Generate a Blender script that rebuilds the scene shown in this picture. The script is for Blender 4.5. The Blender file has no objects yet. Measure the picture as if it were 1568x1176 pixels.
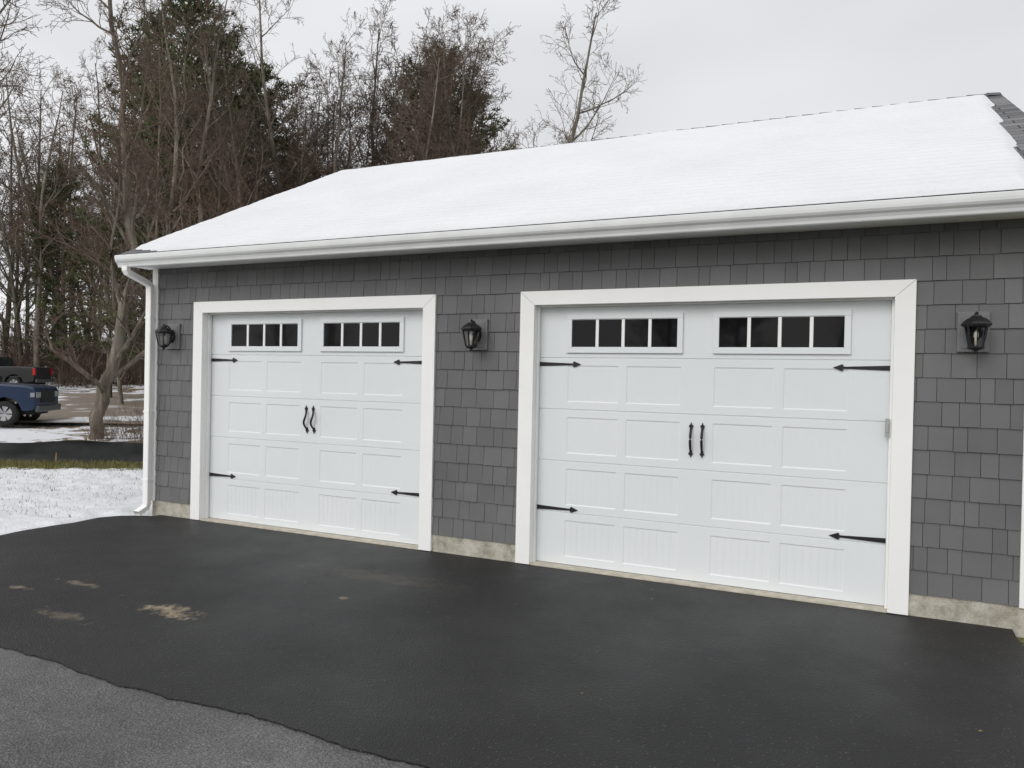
import bpy, bmesh, math, random
import numpy as np
from mathutils import Vector, Matrix, noise as mnoise
R = math.radians
scene = bpy.context.scene
scene.view_settings.view_transform = 'Standard'
scene.view_settings.look = 'None'
scene.view_settings.exposure = 0

# ------------------------------------------------------------------ helpers
def link(o, parent=None):
    scene.collection.objects.link(o)
    if parent: o.parent = parent
    return o
def empty(name, loc=(0,0,0), rot=0, parent=None):
    e = bpy.data.objects.new(name, None); e.location = loc; e.rotation_euler = (0,0,rot)
    e.empty_display_size = .2
    return link(e, parent)
def mk(name, verts, faces, mat, parent=None, smooth=False, bevel=0, fmats=None):
    me = bpy.data.meshes.new(name)
    me.from_pydata([tuple(v) for v in verts], [], faces)
    mats = mat if isinstance(mat, (list, tuple)) else [mat]
    for m in mats: me.materials.append(m)
    if fmats: me.polygons.foreach_set('material_index', fmats)
    if smooth: me.polygons.foreach_set('use_smooth', [True]*len(me.polygons))
    me.update()
    o = bpy.data.objects.new(name, me); link(o, parent)
    if bevel:
        b = o.modifiers.new('bev','BEVEL'); b.width = bevel; b.segments = 2; b.limit_method='ANGLE'
    return o
def boxvf(x0,x1,y0,y1,z0,z1, V, F):
    n=len(V)
    V += [(x0,y0,z0),(x1,y0,z0),(x1,y1,z0),(x0,y1,z0),(x0,y0,z1),(x1,y0,z1),(x1,y1,z1),(x0,y1,z1)]
    F += [(n,n+3,n+2,n+1),(n+4,n+5,n+6,n+7),(n,n+1,n+5,n+4),(n+1,n+2,n+6,n+5),(n+2,n+3,n+7,n+6),(n+3,n,n+4,n+7)]
def box(name, x0,x1,y0,y1,z0,z1, mat, parent=None, bevel=0):
    V=[];F=[]; boxvf(x0,x1,y0,y1,z0,z1,V,F)
    return mk(name,V,F,mat,parent,False,bevel)
def boxes(name, lst, mat, parent=None, bevel=0):
    V=[];F=[]
    for b in lst: boxvf(*b,V,F)
    return mk(name,V,F,mat,parent,False,bevel)
def prism(name, poly, axis, a, b, mat, parent=None, bevel=0, smooth=False):
    n=len(poly)
    if axis=='x': V=[(a,p[0],p[1]) for p in poly]+[(b,p[0],p[1]) for p in poly]
    else: V=[(p[0],a,p[1]) for p in poly]+[(p[0],b,p[1]) for p in poly]
    F=[(i,(i+1)%n,n+(i+1)%n,n+i) for i in range(n)]+[tuple(range(n-1,-1,-1)),tuple(range(n,2*n))]
    o=mk(name,V,F,mat,parent,smooth,bevel)
    bm=bmesh.new(); bm.from_mesh(o.data); bmesh.ops.recalc_face_normals(bm,faces=bm.faces); bm.to_mesh(o.data); bm.free()
    return o
def tube(pts, rads, sides, V, F, cap=True, FM=None, mi=0, flat=1.0):
    base=len(V); up=Vector((0,0,1)); n=len(pts)
    for i,p in enumerate(pts):
        a=pts[max(i-1,0)]; b=pts[min(i+1,n-1)]
        d=(b-a).normalized()
        s=d.cross(up)
        if s.length<.05: s=d.cross(Vector((0,1,0)))
        s.normalize(); t=s.cross(d)
        for k in range(sides):
            an=2*math.pi*k/sides
            V.append(p+(s*math.cos(an)+t*math.sin(an)*flat)*rads[i])
    nf=0
    for i in range(n-1):
        for k in range(sides):
            a=base+i*sides+k; b=base+i*sides+(k+1)%sides
            F.append((a,b,b+sides,a+sides)); nf+=1
    if cap:
        F.append(tuple(base+(n-1)*sides+k for k in range(sides))); F.append(tuple(base+k for k in reversed(range(sides)))); nf+=2
    if FM is not None: FM += [mi]*nf

class NT:
    def __init__(s, mat): s.t=mat.node_tree; s.n=s.t.nodes; s.l=s.t.links
    def new(s, typ, **kw):
        nd=s.n.new(typ)
        for k,v in kw.items():
            if k.startswith('_'): setattr(nd,k[1:],v)
        return nd
    def set(s, nd, **kw):
        for k,v in kw.items(): nd.inputs[k].default_value=v
    def c(s,a,b): s.l.new(a,b)
    def noise(s, co, scale, detail=3, rough=.55, dist=0):
        nd=s.n.new('ShaderNodeTexNoise'); nd.inputs['Scale'].default_value=scale
        nd.inputs['Detail'].default_value=detail; nd.inputs['Roughness'].default_value=rough
        nd.inputs['Distortion'].default_value=dist
        if co: s.c(co, nd.inputs['Vector'])
        return nd.outputs['Fac']
    def ramp(s, fac, stops):
        nd=s.n.new('ShaderNodeValToRGB'); els=nd.color_ramp.elements
        while len(els)<len(stops): els.new(.5)
        for e,(p,col) in zip(els,stops):
            e.position=p; e.color=(*col,1) if isinstance(col,(tuple,list)) else (col,col,col,1)
        s.c(fac, nd.inputs[0]); return nd.outputs['Color']
    def math(s, op, a, b=None, clamp=False):
        nd=s.n.new('ShaderNodeMath'); nd.operation=op; nd.use_clamp=clamp
        for i,v in enumerate((a,b)):
            if v is None: continue
            if isinstance(v,(int,float)): nd.inputs[i].default_value=v
            else: s.c(v, nd.inputs[i])
        return nd.outputs[0]
    def mix(s, fac, a, b, mode='MIX'):
        nd=s.n.new('ShaderNodeMix'); nd.data_type='RGBA'; nd.blend_type=mode
        for inp,v in ((0,fac),(6,a),(7,b)):
            if isinstance(v,(int,float)): nd.inputs[inp].default_value=v if inp==0 else (v,v,v,1)
            elif isinstance(v,tuple): nd.inputs[inp].default_value=(*v,1)
            else: s.c(v, nd.inputs[inp])
        return nd.outputs[2]
    def mapping(s, co, scale=(1,1,1), loc=(0,0,0)):
        nd=s.n.new('ShaderNodeMapping'); nd.inputs['Scale'].default_value=scale; nd.inputs['Location'].default_value=loc
        s.c(co, nd.inputs['Vector']); return nd.outputs[0]
    def bump(s, h, strength, dist):
        nd=s.n.new('ShaderNodeBump'); nd.inputs['Strength'].default_value=strength; nd.inputs['Distance'].default_value=dist
        s.c(h, nd.inputs['Height']); s.c(nd.outputs[0], s.bsdf.inputs['Normal']); return nd
def material(name, col=(.5,.5,.5), rough=.6, spec=.5, metal=0):
    m=bpy.data.materials.new(name); m.use_nodes=True
    t=NT(m); t.bsdf=t.n['Principled BSDF']
    t.bsdf.inputs['Base Color'].default_value=(*col,1); t.bsdf.inputs['Roughness'].default_value=rough
    t.bsdf.inputs['Specular IOR Level'].default_value=spec; t.bsdf.inputs['Metallic'].default_value=metal
    t.co=t.new('ShaderNodeTexCoord').outputs['Object']
    return m,t
def paint(name,col,rough=.5,var=.06,bump=.0,scale=3, spec=.4):
    m,t=material(name,col,rough,spec)
    f=t.noise(t.co,scale,3)
    t.c(t.ramp(f,[(.3,tuple(c*(1-var) for c in col)),(.7,tuple(min(1,c*(1+var)) for c in col))]), t.bsdf.inputs['Base Color'])
    if bump: t.bump(t.noise(t.co,scale*30,2),bump,.002)
    return m

# ------------------------------------------------------------------ materials
M_trim = paint('trim_white',(.90,.90,.885),.45,.02,0,2)
M_gut  = paint('gutter_white',(.74,.755,.75),.35,.05,0,4)
M_door,t = material('door_white',(.76,.79,.80),.42,.4)
g=t.noise(t.mapping(t.co,(9,9,130)),1,3,.6)
g2=t.noise(t.co,.9,3)
t.c(t.ramp(g2,[(.3,(.735,.77,.78)),(.7,(.775,.805,.812))]), t.bsdf.inputs['Base Color'])
t.bump(g,.18,.002)
M_black = paint('black_iron',(.012,.012,.013),.45,.2,0,8)
M_glass,t = material('dark_window_glass',(.004,.004,.005),.04,.2)
t.bump(t.noise(t.co,3,2),.05,.01)
M_sid,t = material('grey_shake_siding',(.13,.13,.135),.62,.3)
a=t.new('ShaderNodeAttribute',_attribute_name='tone').outputs['Color']
nz=t.noise(t.co,1.3,3)
base=t.ramp(nz,[(.3,(.127,.127,.130)),(.7,(.160,.159,.161))])
t.c(t.mix(1.0,base,a,'MULTIPLY'), t.bsdf.inputs['Base Color'])
t.bump(t.noise(t.mapping(t.co,(120,120,7)),1,4,.6),.35,.004)
M_back = paint('siding_backing',(.05,.05,.053),.8,.1)
M_block= paint('mount_block_grey',(.17,.17,.175),.6,.05)
M_conc,t = material('concrete_foundation',(.36,.34,.29),.85,.2)
f=t.noise(t.co,7,5,.65); f2=t.noise(t.co,60,3,.7)
col=t.ramp(f,[(.3,(.28,.26,.20)),(.5,(.52,.49,.41)),(.72,(.66,.64,.57))])
t.c(t.mix(.3,col,t.ramp(f2,[(.35,.25),(.6,.8)]),'MULTIPLY'), t.bsdf.inputs['Base Color'])
t.bump(f2,.6,.01)
M_slab = paint('concrete_sill',(.50,.46,.38),.85,.2,.4,12)
M_snow,t = material('snow',(.84,.85,.87),.6,.2)
f=t.noise(t.co,1.1,3)
f2=t.noise(t.co,26,4,.7)
c0=t.ramp(f,[(.3,(.72,.735,.76)),(.7,(.81,.82,.84))])
t.c(t.mix(t.ramp(f2,[(.29,.6),(.37,0.0)]),c0,(.22,.19,.12)), t.bsdf.inputs['Base Color'])
t.bump(t.noise(t.co,24,4,.65),.6,.03)
M_rsnow,t = material('roof_snow',(.9,.91,.93),.6,.2)
w=t.new('ShaderNodeTexWave',_bands_direction='Y'); t.set(w,Scale=2.25,Distortion=1.6,Detail=2)
w.inputs['Detail Scale'].default_value=2.5
t.c(t.co,w.inputs['Vector'])
f=t.noise(t.co,.8,4)
t.c(t.ramp(f,[(.3,(.69,.702,.72)),(.7,(.755,.762,.775))]), t.bsdf.inputs['Base Color'])
h=t.math('ADD',t.math('MULTIPLY',w.outputs['Fac'],.45),t.noise(t.co,14,4,.6))
t.bump(h,.5,.025)
M_roof,t = material('asphalt_shingles',(.09,.09,.095),.9,.2)
br=t.new('ShaderNodeTexBrick'); t.set(br,Scale=1.0)
br.inputs['Brick Width'].default_value=.3; br.inputs['Row Height'].default_value=.14; br.inputs['Mortar Size'].default_value=.006
br.inputs['Color1'].default_value=(.12,.12,.125,1); br.inputs['Color2'].default_value=(.25,.25,.26,1); br.inputs['Mortar'].default_value=(.02,.02,.02,1)
t.c(t.co,br.inputs['Vector'])
t.c(t.mix(.5,br.outputs['Color'],t.ramp(t.noise(t.co,90,2,.7),[(.3,.4),(.7,1.0)]),'MULTIPLY'), t.bsdf.inputs['Base Color'])
t.bump(br.outputs['Fac'],-.5,.01)
def asphalt(name, c0, c1, r0, r1, sand=None, agg=.5, midlo=.6, spec=.4, midm=.5):
    m,t=material(name,c0,.7,spec)
    big=t.noise(t.co,.55,4,.6); mid=t.noise(t.co,3.5,4,.65); fine=t.noise(t.co,130,2,.8)
    col=t.ramp(big,[(.32,c0),(.68,c1)])
    col=t.mix(midm,col,t.ramp(mid,[(.3,midlo),(.7,1.0)]),'MULTIPLY')
    col=t.mix(.9,col,t.ramp(fine,[(.36,.25),(.50,.8),(.66,1.9)]),'MULTIPLY')
    sp=t.new('ShaderNodeTexVoronoi'); t.set(sp,Scale=85.0); t.c(t.co,sp.inputs['Vector'])
    rnd=t.new('ShaderNodeSeparateColor'); t.c(sp.outputs['Color'],rnd.inputs[0])
    speck=t.math('MULTIPLY',t.math('GREATER_THAN',rnd.outputs[0],.93),t.math('LESS_THAN',sp.outputs['Distance'],.28))
    col=t.mix(t.math('MULTIPLY',speck,agg),col,(.26,.26,.255))
    if sand:
        tot=None
        nn=t.noise(t.co,8,6,.75,.4)
        sep=t.new('ShaderNodeSeparateXYZ'); t.c(t.co,sep.inputs[0])
        for (x,y,rx,ry,st) in sand:
            dx=t.math('DIVIDE',t.math('SUBTRACT',sep.outputs[0],x),rx)
            dy=t.math('DIVIDE',t.math('SUBTRACT',sep.outputs[1],y),ry)
            d=t.math('SQRT',t.math('ADD',t.math('MULTIPLY',dx,dx),t.math('MULTIPLY',dy,dy)))
            v=t.math('SUBTRACT',1.0,d)
            v=t.math('ADD',v,t.math('MULTIPLY',t.math('SUBTRACT',nn,.5),4.0))
            v=t.math('MULTIPLY',v,t.math('LESS_THAN',d,2.4))
            v=t.math('MULTIPLY',t.math('MULTIPLY',t.math('SUBTRACT',v,.1),1.6,True),st)
            tot=v if tot is None else t.math('MAXIMUM',tot,v)
        sc=t.ramp(t.math('ADD',t.math('MULTIPLY',nn,.5),t.math('MULTIPLY',fine,.5)),[(.34,(.07,.055,.04)),(.52,(.30,.24,.16)),(.66,(.5,.43,.31))])
        col=t.mix(tot,col,sc)
    t.c(col,t.bsdf.inputs['Base Color'])
    t.c(t.math('ADD',t.math('MULTIPLY',t.ramp(big,[(.38,1.0),(.62,0.0)]),r1-r0),r0), t.bsdf.inputs['Roughness'])
    t.bump(t.math('ADD',sp.outputs['Distance'],fine),.8,.007)
    return m
M_asph=asphalt('new_asphalt',(.014,.014,.015),(.021,.021,.022),.44,.60,spec=.42,midlo=.75,
   sand=[(-4.3,-2.45,.30,.12,.95),(-5.45,-2.3,.26,.05,.5),(-5.75,-2.58,.12,.05,.55),(-3.44,-1.62,.05,.04,.7),(-4.9,-2.85,.3,.08,.3),(-3.6,-1.0,.9,.18,.10)])
M_old=asphalt('old_asphalt',(.085,.085,.084),(.19,.19,.185),.28,.62,agg=.3,midlo=.55,spec=.5,midm=.6)
M_ground,t = material('forest_floor',(.1,.08,.05),.95,.1)
f1=t.noise(t.co,.23,4,.62); f2=t.noise(t.co,9,4,.7); f3=t.noise(t.co,1.6,4,.65)
lit=t.ramp(f2,[(.28,(.07,.053,.037)),(.5,(.17,.13,.093)),(.72,(.31,.25,.185))])
grs=t.ramp(f2,[(.28,(.045,.055,.02)),(.5,(.13,.13,.05)),(.72,(.24,.21,.11))])
sep=t.new('ShaderNodeSeparateXYZ'); t.c(t.co,sep.inputs[0])
dep=t.math('ADD',t.math('MULTIPLY',sep.outputs[0],-.4131),t.math('MULTIPLY',t.math('ADD',sep.outputs[1],6.2),.9107))
near=t.math('LESS_THAN',t.math('ADD',dep,f3),15.2)
base=t.mix(near,lit,grs)
sm=t.math('ADD',t.math('MULTIPLY',f1,.5),t.math('MULTIPLY',f3,.5))
sm=t.ramp(sm,[(.465,0.0),(.495,1.0)])
sm=t.math('MULTIPLY',sm,t.math('GREATER_THAN',dep,14.8))
t.c(t.mix(sm,base,(.78,.79,.81)), t.bsdf.inputs['Base Color'])
t.bump(f2,.8,.06)
M_gravel,t = material('gravel_drive',(.2,.17,.14),.9,.2)
f2=t.noise(t.co,12,4,.7); f1=t.noise(t.co,.35,4,.6)
c1=t.ramp(f2,[(.3,(.15,.125,.10)),(.7,(.34,.295,.245))])
t.c(t.mix(t.ramp(f1,[(.53,0.0),(.59,1.0)]),c1,(.75,.76,.78)), t.bsdf.inputs['Base Color']); t.bump(f2,.6,.03)
def bark(name,a,b,c):
    m,t=material(name,a,.9,.1)
    f=t.noise(t.mapping(t.co,(6,6,1.2)),1.2,3,.65)
    col=t.ramp(f,[(.3,a),(.52,b),(.75,c)])
    v=t.noise(t.co,.16,2,.5)
    col=t.mix(.75,col,t.ramp(v,[(.3,(.87,.68,.58)),(.5,(1,.93,.87)),(.7,(.84,.9,.82))]),'MULTIPLY')
    t.c(col,t.bsdf.inputs['Base Color']); return m
M_bark=bark('grey_bark',(.095,.085,.073),(.19,.175,.150),(.33,.315,.28))
M_twig=bark('brown_twigs',(.095,.076,.064),(.165,.134,.114),(.24,.20,.172))
M_need,t = material('pine_needles',(.04,.06,.03),.8,.1)
f=t.noise(t.co,.9,3,.7)
t.c(t.ramp(f,[(.3,(.048,.064,.030)),(.5,(.098,.116,.052)),(.72,(.17,.18,.085))]),t.bsdf.inputs['Base Color'])
M_fab = paint('silt_fabric',(.016,.017,.018),.55,.3,0,6)
M_wood= paint('stake_wood',(.32,.22,.12),.8,.2,0,9)
M_leaf= paint('dry_leaf',(.28,.19,.07),.8,.3,0,9)
M_grass= paint('dry_grass',(.17,.165,.06),.8,.5,0,4)
M_bulb= paint('bulb_ivory',(.7,.66,.55),.3,.02)
M_lgl,t = material('lantern_glass',(.9,.9,.9),.05,.5); t.bsdf.inputs['Transmission Weight'].default_value=1.0; t.bsdf.inputs['IOR'].default_value=1.05

# ------------------------------------------------------------------ site frame
CAM=Vector((0,-6.2,1.70)); YAW=R(24.4)
Fw=Vector((-math.sin(YAW),math.cos(YAW),0)); Rt=Vector((math.cos(YAW),math.sin(YAW),0))
TP=[(-1000,-.06),(0,-.05),(10.5,-.05),(13.5,-.06),(18,-.2),(24,-.27),(32,-.12),(45,.27),(70,2.4),(110,6),(200,10),(1200,18)]
def dpt(x,y): return -math.sin(YAW)*x+math.cos(YAW)*(y+6.2)
def terr(x,y):
    t=dpt(x,y)
    for (a,za),(b,zb) in zip(TP,TP[1:]):
        if t<=b:
            k=(t-a)/(b-a); return za+(zb-za)*k
    return 18
def site(bear,dist):
    x=math.sin(R(bear))*dist; y=-6.2+math.cos(R(bear))*dist
    return x,y
def lat(l,d):
    p=Vector((0,-6.2,0))+Fw*d+Rt*l; return p.x,p.y

# ------------------------------------------------------------------ ground
def coords(lo,hi,step,far):
    out=[-far,-far*.5,-far*.25]; v=lo
    if lo>-far*.25: out.append((lo-far*.25)/2)
    while v<=hi: out.append(v); v+=step
    out+= [hi+(far*.25-hi)/2,far*.25,far*.5,far]
    return sorted(out)
xs=coords(-70,30,1.25,700); ys=coords(-30,80,1.25,700)
V=[(x,y,terr(x,y)+(mnoise.noise(Vector((x*.3,y*.3,0)))*.10 if dpt(x,y)>16 else 0)) for y in ys for x in xs]
nx=len(xs)
F=[(j*nx+i,j*nx+i+1,(j+1)*nx+i+1,(j+1)*nx+i) for j in range(len(ys)-1) for i in range(nx-1)]
mk('ground',V,F,M_ground,smooth=True)

rng=random.Random(4)
def edge_noise(s,amp=.03,f=3): return amp*mnoise.noise(Vector((s*f,3.3,0)))+amp*.5*mnoise.noise(Vector((s*f*4,7.3,0)))
pts=[(-7.30,.12),(-7.32,-.10)]
pts+=[(-7.50,-.17),(-7.66,-.28),(-7.76,-.45)]
y=-.6
while y>-3.35: pts.append((-7.76+edge_noise(y,.05,2),y)); y-=.1
x=-7.76
while x<1.6: pts.append((x,-3.42+edge_noise(x,.05,1.3)+.014*mnoise.noise(Vector((x*14,0,0))))); x+=.035
y=-3.3
while y<.1: pts.append((1.10+edge_noise(y,.02,2)+.0,y)); y+=.12
pts.append((1.10,.12))
n=len(pts)
V=[(p[0],p[1],0) for p in pts]+[(p[0],p[1],-.06) for p in pts]
F=[tuple(range(n))]+[(i,n+i,n+(i+1)%n,(i+1)%n) for i in range(n)]
mk('asphalt_driveway',V,F,M_asph)
pts=[(-7.95,-3.2),(1.3,-3.2),(1.6,-3.3),(14,-3.3),(14,-40),(-7.95,-40)]
mk('old_asphalt_road',[(p[0],p[1],-.010) for p in pts],[tuple(range(5,-1,-1))],M_old)
V=[];F=[];W=60
for j,d in enumerate([24.8+i*1.0 for i in range(18)]):
    for i in range(W+1):
        l=-60+i*1.0
        dd=d+(mnoise.noise(Vector((l*.2,j,1)))*1.2)
        x,y=lat(l,dd); V.append((x,y,terr(x,y)+.12))
for j in range(17):
    for i in range(W):
        a=j*(W+1)+i; F.append((a,a+1,a+W+2,a+W+1))
mk('gravel_drive',V,F,M_gravel,smooth=True)

# snow cover on the lawn
V=[];F=[]
st=.06; x0,x1,y0,y1=-17.5,-7.4,-4.5,6.2
nx=int((x1-x0)/st); ny=int((y1-y0)/st)
def snow_h(x,y):
    t=dpt(x,y)
    n1=mnoise.fractal(Vector((x*.9,y*.9,0)),1.0,2.0,4)
    n2=mnoise.fractal(Vector((x*4.2,y*4.2,5)),.9,2.0,4)
    n3=mnoise.noise(Vector((x*14,y*14,2)))
    th=.047+.020*n1+.030*n2+.012*n3
    th-=max(0,(t-12.35+.6*n1))*.08
    ex=x+7.80
    if y<-.3: th-=max(0,(ex+.10))*.35
    elif y<-.05: th-=max(0,x+7.62)*.35
    if x>-7.56: th-=.2
    return th
for j in range(ny+1):
    for i in range(nx+1):
        x=x0+i*st; y=y0+j*st
        h=snow_h(x,y)
        V.append((x,y,terr(x,y)+max(-.012,min(h,.085))))
for j in range(ny):
    for i in range(nx):
        a=j*(nx+1)+i; F.append((a,a+1,a+nx+2,a+nx+1))
mk('lawn_snow',V,F,M_snow,smooth=True)
V=[];F=[]
for _ in range(16000):
    l=rng.uniform(-11.8,-5); d=rng.gauss(13.15,.36) if rng.random()<.65 else rng.uniform(8.4,13)
    x,y=lat(l,d)
    if x>-7.8: continue
    z=terr(x,y); h=rng.uniform(.04,.10); a=rng.uniform(0,6.28); w=.006
    q=Vector((math.cos(a),math.sin(a),0)); ln=Vector((rng.uniform(-1,1),rng.uniform(-1,1),0))*h*.6
    p=Vector((x,y,z)); k=len(V)
    V+=[p-q*w,p+q*w,p+ln+Vector((0,0,h))]; F.append((k,k+1,k+2))
mk('lawn_grass',V,F,M_grass)

# silt fence
fe=empty('silt_fence')
path=[lat(l,d) for l,d in [(-24,12.9),(-15,13.3),(-9.4,13.65),(-7.1,14.35),(-3,15.3),(3,16.8)]]
P=[]
for a,b in zip(path,path[1:]):
    L=math.hypot(b[0]-a[0],b[1]-a[1]); m=int(L/.25)
    for i in range(m): P.append((a[0]+(b[0]-a[0])*i/m, a[1]+(b[1]-a[1])*i/m))
V=[];F=[]
rows=5
dn=Vector((path[2][1]-path[1][1],-(path[2][0]-path[1][0]),0)).normalized()
for i,(x,y) in enumerate(P):
    sag=.05*math.sin((i%9)/9*math.pi)+.03*mnoise.noise(Vector((i*.3,0,0)))
    H=.43-sag
    for r in range(rows):
        o=dn*(.07*mnoise.noise(Vector((i*.45,r*.8,4)))+(.06 if r==0 else 0))
        V.append((x+o.x,y+o.y,terr(x,y)-.02+H*r/(rows-1)))
for i in range(len(P)-1):
    for r in range(rows-1):
        a=i*rows+r; F.append((a,a+rows,a+rows+1,a+1))
mk('fabric',V,F,M_fab,fe,True)
lst=[]
for i in range(0,len(P),9):
    x,y=P[i]; x-=dn.x*.05; y-=dn.y*.05; z=terr(x,y)
    lst.append((x-.018,x+.018,y-.018,y+.018,z-.1,z+.46))
boxes('stakes',lst,M_wood,fe)
x,y=lat(-8.3,13.45)
V=[];F=[]; tube([Vector((x,y,-.12)),Vector((x+.01,y,.02)),Vector((x+.02,y,.16))],[.022,.022,.006],4,V,F); mk('wooden_stake',V,F,M_wood)

# ------------------------------------------------------------------ garage
G=empty('garage')
XL,XR=-7.46,1.26
ZE=2.895
OPEN=[(-6.666,-3.763),(-2.590,.312)]
OH=2.36
TR=.139
boxes('wall_structure',[(XL,OPEN[0][0]-.02,0,.16,.15,ZE),(OPEN[0][1]+.02,OPEN[1][0]-.02,0,.16,.15,ZE),(OPEN[1][1]+.02,XR,0,.16,.15,ZE),
      (OPEN[0][0]-.02,OPEN[0][1]+.02,0,.16,OH+.02,ZE),(OPEN[1][0]-.02,OPEN[1][1]+.02,0,.16,OH+.02,ZE),
      (XL,XL+.16,.16,7.3,.15,ZE),(XR-.16,XR,.16,7.3,.15,ZE),(XL+.16,XR-.16,7.14,7.3,.15,ZE)],M_back,G)
boxes('foundation',[(XL+.01,OPEN[0][0]-.05,-.004,.18,-.3,.175),(OPEN[0][1]+.05,OPEN[1][0]-.05,-.004,.18,-.3,.175),(OPEN[1][1]+.05,XR-.01,-.004,.18,-.3,.175),
      (XL+.01,XL+.17,.18,7.28,-.3,.17),(XR-.17,XR-.01,.18,7.28,-.3,.17),(XL+.17,XR-.17,7.1,7.28,-.3,.17)],M_conc,G)
def siding(name, spans_fn, z0, ztop, xf, seed):
    rr=random.Random(seed); V=[];F=[];T=[]
    ex=.1775; z=z0; row=0
    while z<ztop-.02:
        zt=min(z+ex-.001,ztop)
        for (a,b) in spans_fn(z,zt):
            x=a-rr.uniform(0,.12)
            while x<b:
                w=rr.choice([.09,.11,.13,.145,.16,.18])
                xa=max(a,x+.0018); xb=min(b,x+w-.0018)
                if xb-xa>.012:
                    dz=rr.uniform(-.002,.002); tb=.016+rr.uniform(-.003,.003); n=len(V)
                    zz=z+dz
                    for (px,py,pz) in [(xa,-tb,zz),(xb,-tb,zz),(xb,-.0055,zt),(xa,-.0055,zt),(xa,.001,zz),(xb,.001,zz),(xb,.001,zt),(xa,.001,zt)]:
                        V.append(xf(px,py,pz))
                    F.extend([(n,n+1,n+2,n+3),(n,n+4,n+5,n+1),(n,n+3,n+7,n+4),(n+1,n+5,n+6,n+2),(n+3,n+2,n+6,n+7)])
                    tn=rr.uniform(.90,1.08); T += [tn]*20
                x+=w
        z+=ex; row+=1
    o=mk(name,V,F,M_sid,G)
    ca=o.data.color_attributes.new('tone','FLOAT_COLOR','CORNER')
    buf=[]
    for v in T: buf+= [v,v,v,1]
    ca.data.foreach_set('color',buf)
    return o
def fs(z,zt):
    a,b=XL+.06,XR-.12
    if z<2.47:
        return [(a,OPEN[0][0]-TR+.01),(OPEN[0][1]+TR-.01,OPEN[1][0]-TR+.01),(OPEN[1][1]+TR-.01,b)]
    return [(a,b)]
siding('siding_front',fs,.168,ZE,lambda x,y,z:(x,y,z),1)
RY,RZ=3.66,5.01
def gs(z,zt):
    if zt<ZE-.1: return [(.05,7.25)]
    k=(zt-ZE)/.5
    return [(max(.05,k+.02),min(7.25,7.3-k-.02))] if k<3.5 else []
siding('siding_left_gable',gs,.168,4.5,lambda x,y,z:(XL+y,x,z),2)
siding('siding_right_gable',gs,.168,4.5,lambda x,y,z:(XR-y,x,z),3)
siding('siding_back',lambda z,zt:[(XL+.05,XR-.05)],.168,ZE,lambda x,y,z:(x,7.3-y,z),4)
for nm,a,b in (('gable_structure_left',XL,XL+.15),('gable_structure_right',XR-.15,XR)):
    prism(nm,[(.0,ZE+.001),(7.3,ZE+.001),(3.65,ZE+1.81)],'x',a,b,M_back,G)
boxes('corner_boards',[(XL-.022,XL+.065,-.026,.0,.16,ZE),(XL-.022,XL,.0,.09,.16,ZE),
      (XR-.125,XR+.022,-.026,.0,.16,ZE),(XR,XR+.022,.0,.09,.16,ZE)],M_trim,G,.002)

def casing(x0,x1,tag):
    xo0,xo1=x0-TR,x1+TR; zi=OH; zo=OH+.125; g=.0012
    yF,yB=-.036,-.001
    def pr(nm,poly): prism(nm,poly,'y',yF,yB,M_trim,G,.0025)
    pr('casing_left'+tag,[(xo0,.006),(x0,.006),(x0,zi-g),(xo0,zo-g)])
    pr('casing_right'+tag,[(x1,.006),(xo1,.006),(xo1,zo-g),(x1,zi-g)])
    pr('casing_head'+tag,[(x0+g,zi),(x1-g,zi),(xo1-g,zo),(xo0+g,zo)])
    boxes('jambs'+tag,[(x0-.019,x0-.003,-.033,.16,.008,OH+.012),(x1+.003,x1+.019,-.033,.16,.008,OH+.012),(x0-.003,x1+.003,-.033,.16,OH+.003,OH+.019),
         (x0-.003,x0+.014,.052,.092,.008,OH),(x1-.014,x1+.003,.052,.092,.008,OH),(x0+.014,x1-.014,.052,.092,OH-.012,OH+.003)],M_trim,G,.002)
    box('sill'+tag,x0-.002,x1+.002,-.018,.2,-.1,.014,M_slab,G,.004)
PX=[(.285,.762),(.832,1.309),(1.579,2.056),(2.126,2.603)]
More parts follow.
